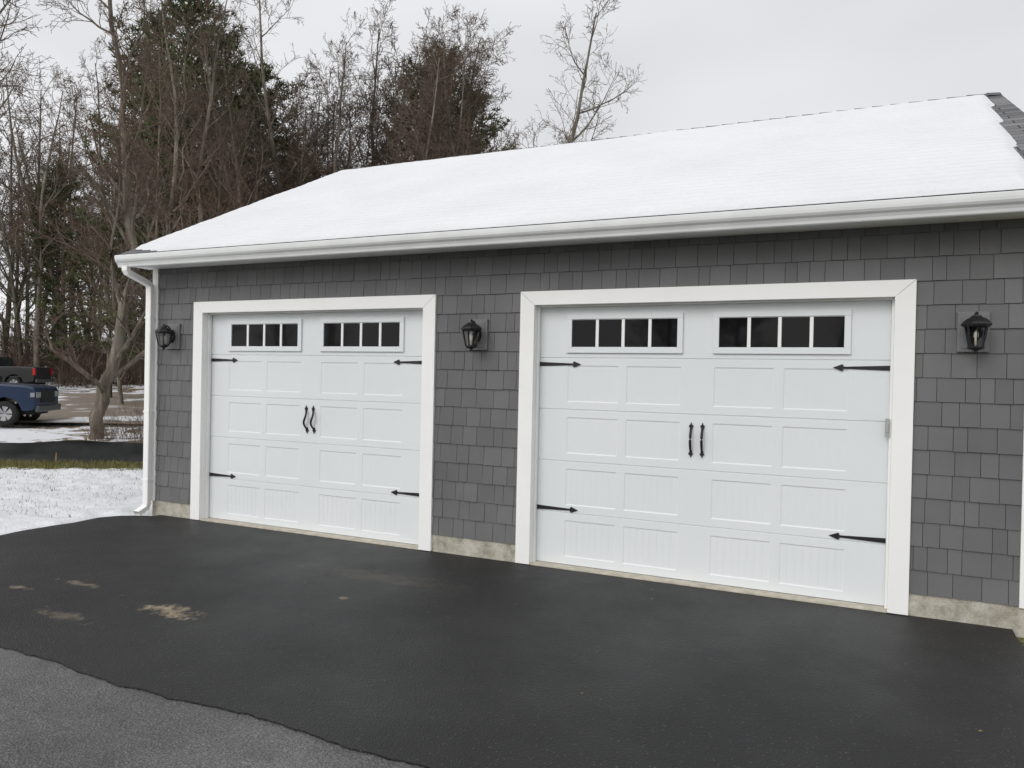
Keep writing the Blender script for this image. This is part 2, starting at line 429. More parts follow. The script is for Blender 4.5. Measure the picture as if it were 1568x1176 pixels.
def door(x0,tag,handle):
    D=empty('garage_door'+tag,(x0,.10,.016),0,G)
    Wd=2.902; Hs=.4685; Hd=Hs*5
    xs={0,Wd}; gro=[]
    for a,b in PX:
        xs|={a,a+.010,b-.010,b}
        for k in range(1,8):
            c=a+(b-a)*k/8; gro.append(c); xs|={c-.003,c,c+.003}
    xs=sorted(xs); zs={0,Hd}
    for s in range(5):
        z=s*Hs
        if s: zs|={z-.005,z,z+.005}
        if s<4: zs|={z+.07,z+.080,z+.390,z+.40}
    zs=sorted(zs)
    def dep(x,z):
        s=min(4,int((z+1e-6)/Hs)); zz=z-s*Hs
        if abs(z-round(z/Hs)*Hs)<.001 and 0<z<Hd-.01: return .009
        if s<4:
            for a,b in PX:
                if a<=x<=b and .07<=zz<=.40:
                    r=min(1,min(x-a,b-x)/.010,min(zz-.07,.40-zz)/.010)
                    dd=.0048*r
                    if r>=.999 and any(abs(x-c)<.001 for c in gro): dd+=(.0024,.0012,.0006,.0004)[s]
                    return dd
        return 0
    V=[(x,dep(x,z),z) for z in zs for x in xs]; n=len(xs)
    F=[(j*n+i,j*n+i+1,(j+1)*n+i+1,(j+1)*n+i) for j in range(len(zs)-1) for i in range(n-1)]
    mk('door_face',V,F,M_door,D)
    z0,z1=1.918,2.268; fr=[];mu=[]
    gl=[]
    for a,b in ((PX[0][0]-.01,PX[1][1]+.01),(PX[2][0]-.01,PX[3][1]+.01)):
        w=.048
        fr+=[(a,b,-.020,-.001,z0,z0+w),(a,b,-.020,-.001,z1-w,z1),(a,a+w,-.0195,-.001,z0+w,z1-w),(b-w,b,-.0195,-.001,z0+w,z1-w)]
        q=.006
        fr+=[(a+w,b-w,-.012,-.001,z0+w,z0+w+q),(a+w,b-w,-.012,-.001,z1-w-q,z1-w)]
        gl.append((a+w,b-w,-.005,-.002,z0+w,z1-w))
        cw=(b-a-2*w)/4
        for k in (1,2,3):
            c=a+w+cw*k; mu.append((c-.014,c+.014,-.014,-.002,z0+w+q,z1-w-q))
    boxes('window_frames',fr,M_door,D,.003); boxes('window_muntins',mu,M_trim,D,.003); boxes('window_glass',gl,M_glass,D)
    box('bottom_seal',.004,Wd-.004,-.002,.03,-.006,.001,M_black,D)
    V=[];F=[]
    def strap(xb,dirn,z):
        prof=[(0,.019),(.32,.008),(.322,.020),(.332,.027),(.350,.019),(.395,.001)]
        n=len(V)
        for (u,h) in prof:
            for yy in (-.008,-.0005):
                V.append((xb+dirn*u,yy,z+h)); V.append((xb+dirn*u,yy,z-h))
        m=len(prof)
        for i in range(m-1):
            a=n+i*4; b=a+4
            F.extend([(a,a+1,b+1,b),(a,b,b+2,a+2),(a+1,a+3,b+3,b+1)])
        F.append((n,n+2,n+3,n+1))
    for z in (1.815,.50):
        strap(.016,1,z); strap(Wd-.016,-1,z)
    for z in (1.815,.50):
        for u in (.05,.24):
            for xb,dn_ in ((.016,1),(Wd-.016,-1)):
                boxvf(xb+dn_*u-.005,xb+dn_*u+.005,-.013,-.007,z-.005,z+.005,V,F)
    mk('strap_hinges',V,F,M_black,D)
    V=[];F=[]
    for sgn,hx in ((-1,Wd/2-.047),(1,Wd/2+.047)):
        cz=1.19
        tilt=handle
        pts=[];rad=[]
        for k in range(13):
            u=k/12; z=cz+.105-.21*u
            bow=-.012-.032*math.sin(math.pi*u)
            sx=tilt*.016*math.sin(2*math.pi*u)
            pts.append(Vector((hx+sx+tilt*(.008-.016*u)*-1,bow,z))); rad.append(.0085+.003*math.sin(math.pi*u))
        tube(pts,rad,8,V,F)
        for s in (1,-1):
            zc=cz+s*.105; xo=hx+(-tilt*.008 if s>0 else tilt*.008)
            out=[(0,-.022*s),(.012,-.012*s),(.010,0),(.019,.008*s),(.016,.018*s),(.006,.026*s),(0,.045*s)]
            full=out+[(-a,b) for a,b in reversed(out[1:-1])]
            n=len(V); m=len(full)
            for yy in (-.012,-.0005):
                for a,b in full: V.append((xo+a,yy,zc+b))
            F.append(tuple(range(n,n+m)))
            for i in range(m): F.append((n+i,n+(i+1)%m,n+m+(i+1)%m,n+m+i))
    mk('pull_handles',V,F,M_black,D)
for (a,b),tag,h in ((OPEN[0],'',1),(OPEN[1],'.001',0.0)):
    casing(a,b,tag); door(a-.001,tag,h)
boxes('keypad_latch',[(.270,.300,.030,.050,1.31,1.45),(.276,.294,.022,.030,1.345,1.415)],paint('latch_grey',(.4,.4,.4),.4),G,.003)

# eave
XA,XB=-7.60,1.50
DZ=.012
box('soffit',XA+.02,XB-.02,-.325,.0,ZE-.004,ZE+.011,M_trim,G)
box('fascia',XA+.02,XB-.02,-.345,-.326,2.868,2.985,M_trim,G)
prof=[(-.347,2.975),(-.347,2.846),(-.405,2.846),(-.412,2.853),(-.416,2.872),(-.427,2.893),(-.445,2.908),(-.455,2.925),(-.457,2.945),(-.457,2.972),(-.452,2.978),(-.444,2.978),
      (-.444,2.970),(-.450,2.966),(-.450,2.935),(-.44,2.915),(-.42,2.9),(-.408,2.87),(-.40,2.853),(-.353,2.853),(-.353,2.975)]
prof=[(a,b+DZ) for a,b in prof]
prism('gutter',prof,'x',XA+.03,XB+.02,M_gut,G)
ec=[(-.347,2.972),(-.347,2.846),(-.405,2.846),(-.416,2.872),(-.445,2.908),(-.457,2.945),(-.457,2.972)]; ec=[(a,b+DZ) for a,b in ec]
prism('gutter_end_cap_left',ec,'x',XA+.022,XA+.0295,M_gut,G)
prism('gutter_end_cap_right',ec,'x',XB+.0205,XB+.027,M_gut,G)
box('fascia_back',XA+.02,XB-.02,7.64,7.66,2.868,2.985,M_trim,G)
box('soffit_back',XA+.02,XB-.02,7.3,7.64,ZE-.004,ZE+.011,M_trim,G)
ZR0=2.997
sl=math.atan2(RZ-ZR0,RY+.385); Ls=math.hypot(RZ-ZR0,RY+.385)
def slope_obj(o,back=False):
    if not back:
        o.location=(0,-.385,ZR0); o.rotation_euler=(sl,0,0)
    else:
        o.location=(0,RY*2+.385,ZR0); o.rotation_euler=(sl,0,math.pi)
    o.parent=G
def rslab(back):
    a,b=(XA,XB) if not back else (-XB,-XA)
    tg='_back' if back else '_front'
    o=box('roof_shingles'+tg,a,b,0,Ls,-.02,.012,M_roof); slope_obj(o,back)
    o=boxes('rake_boards'+tg,[(a+.0,a+.02,.02,Ls-.01,-.16,-.021),(b-.02,b,.02,Ls-.01,-.16,-.021)],M_trim); slope_obj(o,back)
    o=boxes('drip_edge'+tg,[(a-.003,a+.01,.0,Ls,-.03,.004),(b-.01,b+.003,.0,Ls,-.03,.004),(a,b,-.006,-.001,-.03,.002)],M_gut); slope_obj(o,back)
    o=box('roof_deck_soffit'+tg,a+.02,b-.02,.03,Ls-.05,-.05,-.0205,M_trim); slope_obj(o,back)
rslab(False); rslab(True)
def roof_snow(back):
    V=[];F=[]; stx=.06; sty=.05
    a,b=(XA,XB) if not back else (-XB,-XA)
    nx=int((b-a)/stx); ny=int(Ls/sty)
    for j in range(ny+1):
        for i in range(nx+1):
            x=a+(b-a)*i/nx; y=Ls*j/ny
            n1=mnoise.fractal(Vector((x*1.7,y*1.7,2)),1,2,3); n2=mnoise.noise(Vector((x*9,y*5,1)))
            xr=x if not back else -x
            th=.034+.006*n1+.004*n2
            th+=.005*((y/.14)%1.0)
            e_front=y-(.008+.022*max(0,mnoise.noise(Vector((x*2.2,0,9)))+.3)+.012*mnoise.noise(Vector((x*11,0,3)))+ (.30*max(0,(-6.9-xr)) if not back else 0))
            e_ridge=(Ls-.085+.012*n2)-y
            e_l=xr-(XA+.035+.03*mnoise.noise(Vector((y*2,0,5))))
            e_r=(1.12+.055*y+.012*mnoise.noise(Vector((y*3.3,0,8)))+.012*mnoise.noise(Vector((y*11,0,8))))-xr
            e=min(e_front,e_ridge,e_l,e_r)
            k=max(-.5,min(1,e/.06))
            z=.012+ (th*math.sqrt(k) if k>0 else -.02)
            V.append((x,y,z))
    for j in range(ny):
        for i in range(nx):
            p=j*(nx+1)+i; F.append((p,p+1,p+nx+2,p+nx+1))
    o=mk('roof_snow'+('_back' if back else '_front'),V,F,M_rsnow,None,True); slope_obj(o,back)
roof_snow(False); roof_snow(True)
V=[];F=[]
x=XA
while x<XB:
    n=len(V); xb=min(x+.21,XB)
    for (px,dz) in ((x,.038),(xb,.026)):
        V += [(px,RY-.13,RZ-.060+dz-.012),(px,RY,RZ+dz),(px,RY+.13,RZ-.060+dz-.012),(px,RY,RZ+dz-.022)]
    F += [(n,n+4,n+5,n+1),(n+1,n+5,n+6,n+2),(n,n+1,n+2,n+3),(n+3,n+7,n+4,n),(n+2,n+6,n+7,n+3),(n+4,n+7,n+6,n+5)]
    x+=.195
mk('ridge_caps',V,F,M_roof,G)
V=[];F=[]
xd=-7.455
tp=[(xd,-.40,2.87),(xd,-.40,2.825),(xd,-.385,2.80),(xd,-.12,2.71),(xd,-.085,2.685),(xd,-.078,2.65),(xd,-.078,1.4),(xd,-.078,.13),(xd-.01,-.088,.085),(xd-.03,-.19,.03)]
def rect_sweep(P,w,h):
    n0=len(V)
    for i,p in enumerate(P):
        p=Vector(p); a=Vector(P[max(i-1,0)]); b=Vector(P[min(i+1,len(P)-1)]); d=(b-a).normalized()
        s=Vector((1,0,0)); t_=s.cross(d).normalized()
        c=.2
        for (u,v) in ((-1,-1+c),(-1+c,-1),(1-c,-1),(1,-1+c),(1,1-c),(1-c,1),(-1+c,1),(-1,1-c)):
            V.append(p+s*u*w/2+t_*v*h/2)
    for i in range(len(P)-1):
        for k in range(8):
            a=n0+i*8+k; b=n0+i*8+(k+1)%8; F.append((a,b,b+8,a+8))
rect_sweep(tp,.086,.062)
for z in (2.3,1.2,.4): boxvf(xd-.046,xd+.046,-.112,-.026,z,z+.025,V,F)
mk('downspout',V,F,M_trim,G)

# ------------------------------------------------------------------ wall lanterns
def lantern(x,tag):
    Lr=empty('wall_lantern'+tag,(x,0,2.085),0)
    boxes('mounting_block',[(-.10,.10,-.040,-.006,-.135,.155)],M_block,Lr,.006)
    boxes('mounting_block_face',[(-.075,.075,-.046,-.040,-.11,.13)],M_block,Lr,.004)
    V=[];F=[]
    pl=[(math.cos(a)*.045,math.sin(a)*.075+.01) for a in [i*math.pi/6 for i in range(12)]]
    n=len(V)
    for yy in (-.064,-.046):
        for a,b in pl: V.append((a,yy,b))
    F.append(tuple(range(n,n+12)))
    for i in range(12): F.append((n+i,n+(i+1)%12,n+12+(i+1)%12,n+12+i))
    arm=[Vector((0,-.06,-.02)),Vector((0,-.085,-.075)),Vector((0,-.12,-.10)),Vector((0,-.15,-.095)),Vector((0,-.165,-.085))]
    tube(arm,[.011]*5,8,V,F)
    arm=[Vector((0,-.06,.05)),Vector((0,-.08,.10)),Vector((0,-.12,.128)),Vector((0,-.165,.115))]
    tube(arm,[.008]*4,8,V,F)
    cy=-.165
    def ring(r,z,s=6):
        n=len(V)
        for k in range(s):
            a=2*math.pi*(k+.5)/s; V.append((math.cos(a)*r,cy+math.sin(a)*r,z))
        return n
    def lathe(prof,s=6):
        ns=[ring(r,z,s) for r,z in prof]
        for a,b in zip(ns,ns[1:]):
            for k in range(s): F.append((a+k,a+(k+1)%s,b+(k+1)%s,b+k))
        F.append(tuple(ns[0]+k for k in range(s))); F.append(tuple(ns[-1]+k for k in reversed(range(s))))
    lathe([(.094,.046),(.098,.054),(.088,.070),(.066,.090),(.044,.102),(.034,.108),(.032,.116),(.014,.120),(.010,.128),(.014,.134),(.004,.144)],8)
    lathe([(.082,.036),(.088,.042),(.088,.050)],8)
    lathe([(.006,-.150),(.016,-.142),(.012,-.130),(.040,-.120),(.054,-.108),(.054,-.098)],8)
    for k in range(4):
        a=2*math.pi*(k+.5)/4
        tube([Vector((math.cos(a)*.051,cy+math.sin(a)*.051,-.10)),Vector((math.cos(a)*.083,cy+math.sin(a)*.083,.042))],[.0075,.0075],4,V,F)
    for k in range(4):
        a=2*math.pi*k/4
        tube([Vector((math.cos(a)*.045,cy+math.sin(a)*.045,-.10)),Vector((math.cos(a)*.072,cy+math.sin(a)*.072,.042))],[.003,.003],4,V,F)
    mk('lantern_body',V,F,M_black,Lr)
    V=[];F=[]
    a=ring(.045,-.098,8); b=ring(.074,.040,8)
    for k in range(8): F.append((a+k,a+(k+1)%8,b+(k+1)%8,b+k))
    mk('lantern_glass',V,F,M_lgl,Lr)
    V=[];F=[]
    tube([Vector((0,cy,-.098)),Vector((0,cy,-.04)),Vector((0,cy,-.03)),Vector((0,cy,-.005)),Vector((0,cy,.015))],[.010,.010,.015,.014,.003],8,V,F)
    mk('bulb',V,F,M_bulb,Lr,True)
lantern(-7.12,''); lantern(-3.16,'.001'); lantern(.815,'.002')

V=[];F=[]
for _ in range(14):
    x=rng.uniform(-7.3,.9); y=rng.uniform(-3.2,-.1); s=rng.uniform(.004,.011); a=rng.uniform(0,6.28); n=len(V)
    for k,(u,v) in enumerate(((1.6,0),(.5,.7),(-.9,.5),(-1.3,0),(-.8,-.6),(.5,-.7))):
        V.append((x+s*(u*math.cos(a)-v*math.sin(a)),y+s*(u*math.sin(a)+v*math.cos(a)),.006+abs(v)*s*.5))
    F.append(tuple(range(n,n+6)))
mk('fallen_leaves',V,F,M_leaf)

# ------------------------------------------------------------------ vegetation
def perp(d,rr):
    v=Vector((rr.uniform(-1,1),rr.uniform(-1,1),rr.uniform(-1,1)))
    p=v-d*v.dot(d)
    return p.normalized() if p.length>.01 else Vector((1,0,0))
def bare_mesh(name,seed,H=18,r0=.19,counts=(15,7,6,3),spread=.36,path=None,first=.25,wob=.055,tw=.0085,nseg=(12,7,5,3,2)):
    rr=random.Random(seed); V=[];F=[];FM=[]
    SID=[7,4,3,3,3]; NSEG=nseg
    def grow(p,d,L,r,lev,pts=None):
        n=NSEG[lev]
        if pts is None:
            pts=[p]; dd=d.copy()
            for i in range(n):
                w=(wob,.17,.24,.28,.3)[lev]
                dd=(dd+Vector((rr.gauss(0,w),rr.gauss(0,w),rr.gauss(0,w)*.6))+Vector((0,0,(.05,.12,.06,.03,.02)[lev]))).normalized()
                pts.append(pts[-1]+dd*(L/n))
        m=len(pts)
        rads=[max(tw*.75,r*(1-(i/(m-1))*(.86 if lev==0 else .8))) for i in range(m)]
        tube(pts,rads,SID[lev],V,F,False,FM,0 if lev<=1 else 1)
        if lev>=4 or lev>=len(counts): return
        cn=counts[lev]
        for c in range(cn):
            u=(first if lev==0 else .18)+(1-(first if lev==0 else .18))*((c+rr.random())/cn)
            u=min(u,.99); q=u*(m-1); i=int(q); f=q-i
            pp=pts[i].lerp(pts[i+1],f); td=(pts[i+1]-pts[i]).normalized()
            ang=R(rr.uniform(28,62)) if lev else R(rr.uniform(25,60))
            nd=(td*math.cos(ang)+perp(td,rr)*math.sin(ang))
            if lev==0: nd.z=abs(nd.z)*.8+.15
            nd.normalize()
            rl=rads[i]
            if lev==0: LL=H*spread*(1.12-.75*u)*rr.uniform(.6,1.15)
            else: LL=L*rr.uniform(.35,.62)*(1.15-.55*u)
            grow(pp,nd,LL,max(tw,rl*(.5 if lev==0 else .55)),lev+1)
    if path:
        P=[Vector(p) for p in path]; Q=[]
        for a,b in zip(P,P[1:]):
            for k in range(3):
                Q.append(a.lerp(b,k/3)+Vector((rr.gauss(0,.03),rr.gauss(0,.03),0)))
        Q.append(P[-1]); grow(None,Vector((0,0,1)),H,r0,0,Q)
    else: grow(Vector((0,0,-.3)),Vector((rr.gauss(0,.05),rr.gauss(0,.05),1)).normalized(),H,r0,0)
    me=bpy.data.meshes.new(name); me.from_pydata([tuple(v) for v in V],[],F)
    me.materials.append(M_bark); me.materials.append(M_twig)
    me.polygons.foreach_set('material_index',FM); me.polygons.foreach_set('use_smooth',[True]*len(F)); me.update()
    return me
def pine_mesh(name,seed,H=18,Rm=3.4,base=.12,dens=1.0,pw=.55):
    rr=random.Random(seed); V=[];F=[];FM=[]
    pts=[Vector((0,0,-.3))]
    for i in range(12): pts.append(Vector((rr.gauss(0,.06),rr.gauss(0,.06),H*(i+1)/12)))
    tube(pts,[.24*(1-i/13)+.01 for i in range(13)],7,V,F,False,FM,0)
    z=base*H
    while z<H*.985:
        fr=(z-base*H)/(H*(1-base))
        prof=(1-fr)**pw*(.6+.4*min(1,fr*5+.3))*(1+.25*mnoise.noise(Vector((z*.8,seed,0))))
        whor=rr.randint(4,6); a0=rr.uniform(0,6.28)
        for b in range(whor):
            if rr.random()<.12: continue
            L=Rm*prof*rr.uniform(.5,1.2)+.25
            a=a0+b*6.283/whor+rr.uniform(-.35,.35)
            el=.0+.65*fr+rr.uniform(-.15,.2)
            d=Vector((math.cos(a)*math.cos(el),math.sin(a)*math.cos(el),math.sin(el)))
            q=Vector((0,0,z+rr.uniform(-.2,.2))); n=5; bp=[q]
            for i in range(n):
                d=(d+Vector((rr.gauss(0,.08),rr.gauss(0,.08),.06))).normalized(); bp.append(bp[-1]+d*L/n)
            tube(bp,[.035*(1-i/(n+.5)) +.006 for i in range(n+1)],3,V,F,False,FM,0)
            m=int(L/.20*dens)+3
            for k in range(m):
                u=.25+.75*(k+rr.random())/m; u=min(u,.999); s=u*n; i=int(s)
                pp=bp[i].lerp(bp[i+1],s-i)
                wide=.30*L*(1-abs(u-.45))*.8
                side=Vector((-d.y,d.x,0))*rr.uniform(-1,1)*wide+Vector((0,0,rr.gauss(0,.12)))
                for tft in range(2):
                    c=pp+side*(.35+.65*tft)+Vector((rr.gauss(0,.09),rr.gauss(0,.09),rr.gauss(0,.06)))
                    for bl in range(4):
                        dd=Vector((rr.gauss(0,1),rr.gauss(0,1),rr.gauss(.45,.7))).normalized()+d*.5
                        dd.normalize(); sd=perp(dd,rr)*rr.uniform(.024,.044); ln=rr.uniform(.2,.42)
                        j=len(V); V.append(c-sd); V.append(c+sd); V.append(c+dd*ln); F.append((j,j+1,j+2)); FM.append(1)
        z+=rr.uniform(.36,.66)*(1-.3*fr)
    me=bpy.data.meshes.new(name); me.from_pydata([tuple(v) for v in V],[],F)
    me.materials.append(M_bark); me.materials.append(M_need)
    me.polygons.foreach_set('material_index',FM); me.update()
    return me
def bush_mesh(name,seed):
    rr=random.Random(seed); V=[];F=[];FM=[]
    for s in range(24):
        p=Vector((rr.gauss(0,.5),rr.gauss(0,.5),-.1)); d=Vector((rr.gauss(0,.35),rr.gauss(0,.35),1)).normalized(); L=rr.uniform(.8,3.0)
        pts=[p]
        for i in range(4):
            d=(d+Vector((rr.gauss(0,.15),rr.gauss(0,.15),rr.gauss(0,.08)))).normalized(); pts.append(pts[-1]+d*L/4)
        tube(pts,[.014*(1-i/5)+.003 for i in range(5)],3,V,F,False,FM,1)
        for k in range(10):
            i=rr.randint(1,3); q=pts[i].lerp(pts[i+1],rr.random()); e=(d+perp(d,rr)*.9).normalized(); l=rr.uniform(.2,.7)
            m=q+e*l*.5; e2=(e+perp(e,rr)*.35).normalized()
            tube([q,m,m+e2*l*.5],[.006,.005,.004],3,V,F,False,FM,1)
    me=bpy.data.meshes.new(name); me.from_pydata([tuple(v) for v in V],[],F)
    me.materials.append(M_bark); me.materials.append(M_twig)
    me.polygons.foreach_set('material_index',FM); me.update()
    return me
BM=[bare_mesh('bare_tree_mesh_%d'%i,100+i,H=18,r0=(.16,.2,.14,.18,.22)[i],counts=(15,7,6,3),spread=(.30,.34,.26,.32,.36)[i],first=(.3,.22,.4,.3,.18)[i]) for i in range(5)]
DM=[bare_mesh('dense_tree_mesh_%d'%i,150+i,H=15,r0=.13,counts=(24,9,6,3),spread=.34,first=.10,wob=.05,tw=.010) for i in range(2)]
LM=[bare_mesh('far_tree_mesh_%d'%i,170+i,H=18,r0=.2,counts=(15,6,5,2),spread=.32,first=(.35,.2,.12,.3)[i],tw=.014,nseg=(8,5,3,2,1)) for i in range(4)]
PM=[pine_mesh('pine_mesh_%d'%i,200+i,H=18,Rm=(4.4,4.8,5.2)[i],dens=1.1,pw=(.45,.5,.6)[i]) for i in range(3)]
PL=pine_mesh('far_pine_mesh',211,H=18,Rm=4.6,dens=.5)
SM=[bush_mesh('bush_mesh_%d'%i,300+i) for i in range(3)]
def put(name,me,bear,dist,sc,rot=None,parent=None,sxy=None):
    x,y=site(bear,dist)
    o=bpy.data.objects.new(name,me.copy()); o.location=(x,y,terr(x,y))
    o.rotation_euler=(0,0,rot if rot is not None else rng.uniform(0,6.28))
    o.scale=((sxy or sc),(sxy or sc),sc)
    return link(o,parent)
near=bare_mesh('near_tree_mesh',77,H=15,r0=.21,counts=(22,9,7,3),spread=.31,first=.20,tw=.0075,
   path=[(0,0,-.3),(.1,0,.6),(.4,0,1.9),(1.0,.1,4.6),(.7,.2,6.7),(.55,.1,9.8),(.1,.2,12.3),(-.1,.3,15)])
put('bare_tree',near,-53.9,23.5,1.0,YAW)
for b,d,s,m in [(-47.5,31,.95,0),(-44.8,33,.85,3),(-42.0,35,.95,4),(-37.5,36,1.02,0),(-33.6,38,1.02,2),(-29.5,40,1.12,3),(-25.2,36,1.0,1),(-24.6,35,1.06,4),(-21.3,48,1.0,0),(-50.6,33,.9,2),(-66.0,21,.75,4),(-57.2,56,1.1,3),(-48.9,30,.9,3),(-55.4,58,1.15,1),(-53.0,44,1.0,0),(-39.6,38,1.1,1),(-35.4,40,1.1,3)]:
    put('bare_tree',BM[m],b,d,s)
for b,d,s,m in [(-41.5,36,.98,0),(-39.8,37,1.05,1),(-38.0,38,1.1,0),(-36.4,38,1.12,1),(-34.8,38,1.15,0),(-33.4,40,1.18,1),(-32.4,35,1.10,1),(-31.2,36,1.18,0),(-30.2,39,1.2,0),(-29.2,37,1.15,1),(-28.0,36,1.10,0),(-43.5,35,.9,1),(-46.3,34,.85,0),(-52.2,39,.8,1)]:
    put('brown_tree',DM[m],b,d,s)
for b,d,s,m,w in [(-48.4,39,1.17,0,1.1),(-50.6,43,1.10,1,.95),(-46.0,41,1.06,2,1.1),(-43.6,43,1.0,1,1.1),(-55.8,58,.80,0,.9),(-41.3,46,.85,0,1.1),
                  (-32.2,42,1.06,2,.95),(-30.2,43,1.12,0,1.0),(-28.0,42,.98,1,1.0)]:
    put('pine_tree',PM[m],b,d,s,None,None,w)

def merged(name, items):
    VS=[];LS=[];LT=[];MI=[];off=0; mats=[M_bark,M_twig,M_need]
    for me,x,y,z,rot,s in items:
        n=len(me.vertices); co=np.empty(n*3,np.float32); me.vertices.foreach_get('co',co); co=co.reshape(-1,3)*s
        c,sn=math.cos(rot),math.sin(rot)
        out=np.stack([co[:,0]*c-co[:,1]*sn+x,co[:,0]*sn+co[:,1]*c+y,co[:,2]+z],1)
        li=np.empty(len(me.loops),np.int32); me.loops.foreach_get('vertex_index',li)
        lt=np.empty(len(me.polygons),np.int32); me.polygons.foreach_get('loop_total',lt)
        mi=np.empty(len(me.polygons),np.int32); me.polygons.foreach_get('material_index',mi)
        if me.materials[1]==M_need: mi=mi*2
        VS.append(out); LS.append(li+off); LT.append(lt); MI.append(mi); off+=n
    VS=np.concatenate(VS);LS=np.concatenate(LS);LT=np.concatenate(LT);MI=np.concatenate(MI)
    me=bpy.data.meshes.new(name); me.vertices.add(len(VS)); me.vertices.foreach_set('co',VS.astype(np.float32).ravel())
    me.loops.add(len(LS)); me.loops.foreach_set('vertex_index',LS.astype(np.int32))
    me.polygons.add(len(LT)); st_=np.concatenate([[0],np.cumsum(LT)[:-1]]).astype(np.int32)
    me.polygons.foreach_set('loop_start',st_)
    for m in mats: me.materials.append(m)
    me.polygons.foreach_set('material_index',MI.astype(np.int32))
    me.update(calc_edges=True)
    return link(bpy.data.objects.new(name,me))
def item(me,b,d,s):
    x,y=site(b,d); return (me,x,y,terr(x,y),rng.uniform(0,6.28),s)
IT=[]
for _ in range(125):
    b=rng.uniform(-72,-25)
    lo=57 if b<-49 else 38
    d=lo+(86-lo)*rng.random()**1.5
    s=rng.uniform(.65,1.0)*(1.2 if b<-49 else 1)
    if b>-28: s*=.8
    IT.append(item(rng.choice(LM),b,d,s))
for _ in range(10): IT.append(item(rng.choice(LM),rng.uniform(-23.8,-16.8),rng.uniform(54,64),rng.uniform(.78,1.0)))
for _ in range(14): IT.append(item(rng.choice(LM),rng.uniform(-22,60),rng.uniform(85,110),rng.uniform(.6,.85)))
for _ in range(9): IT.append(item(PL,rng.uniform(-75,-30),rng.uniform(65,95),rng.uniform(.45,.75)))
merged('distant_forest',IT)
merged('unseen_reflection_trees',[item(rng.choice(LM+[PL]),rng.uniform(120,235),rng.uniform(38,60),rng.uniform(.6,.9)) for _ in range(26)])  # unseen trees behind the camera, added to reflect darkly in the door windows
IT=[item(rng.choice(SM),rng.uniform(-72,-49),rng.uniform(55,74),rng.uniform(.9,1.9)) for _ in range(80)]
IT+=[item(rng.choice(SM),rng.uniform(-49,-35),rng.uniform(36,60),rng.uniform(.8,1.7)) for _ in range(16)]
IT+=[item(rng.choice(SM),rng.uniform(-54.4,-49.5),rng.uniform(20,24),rng.uniform(.25,.5)) for _ in range(9)]
merged('undergrowth_brush',IT)

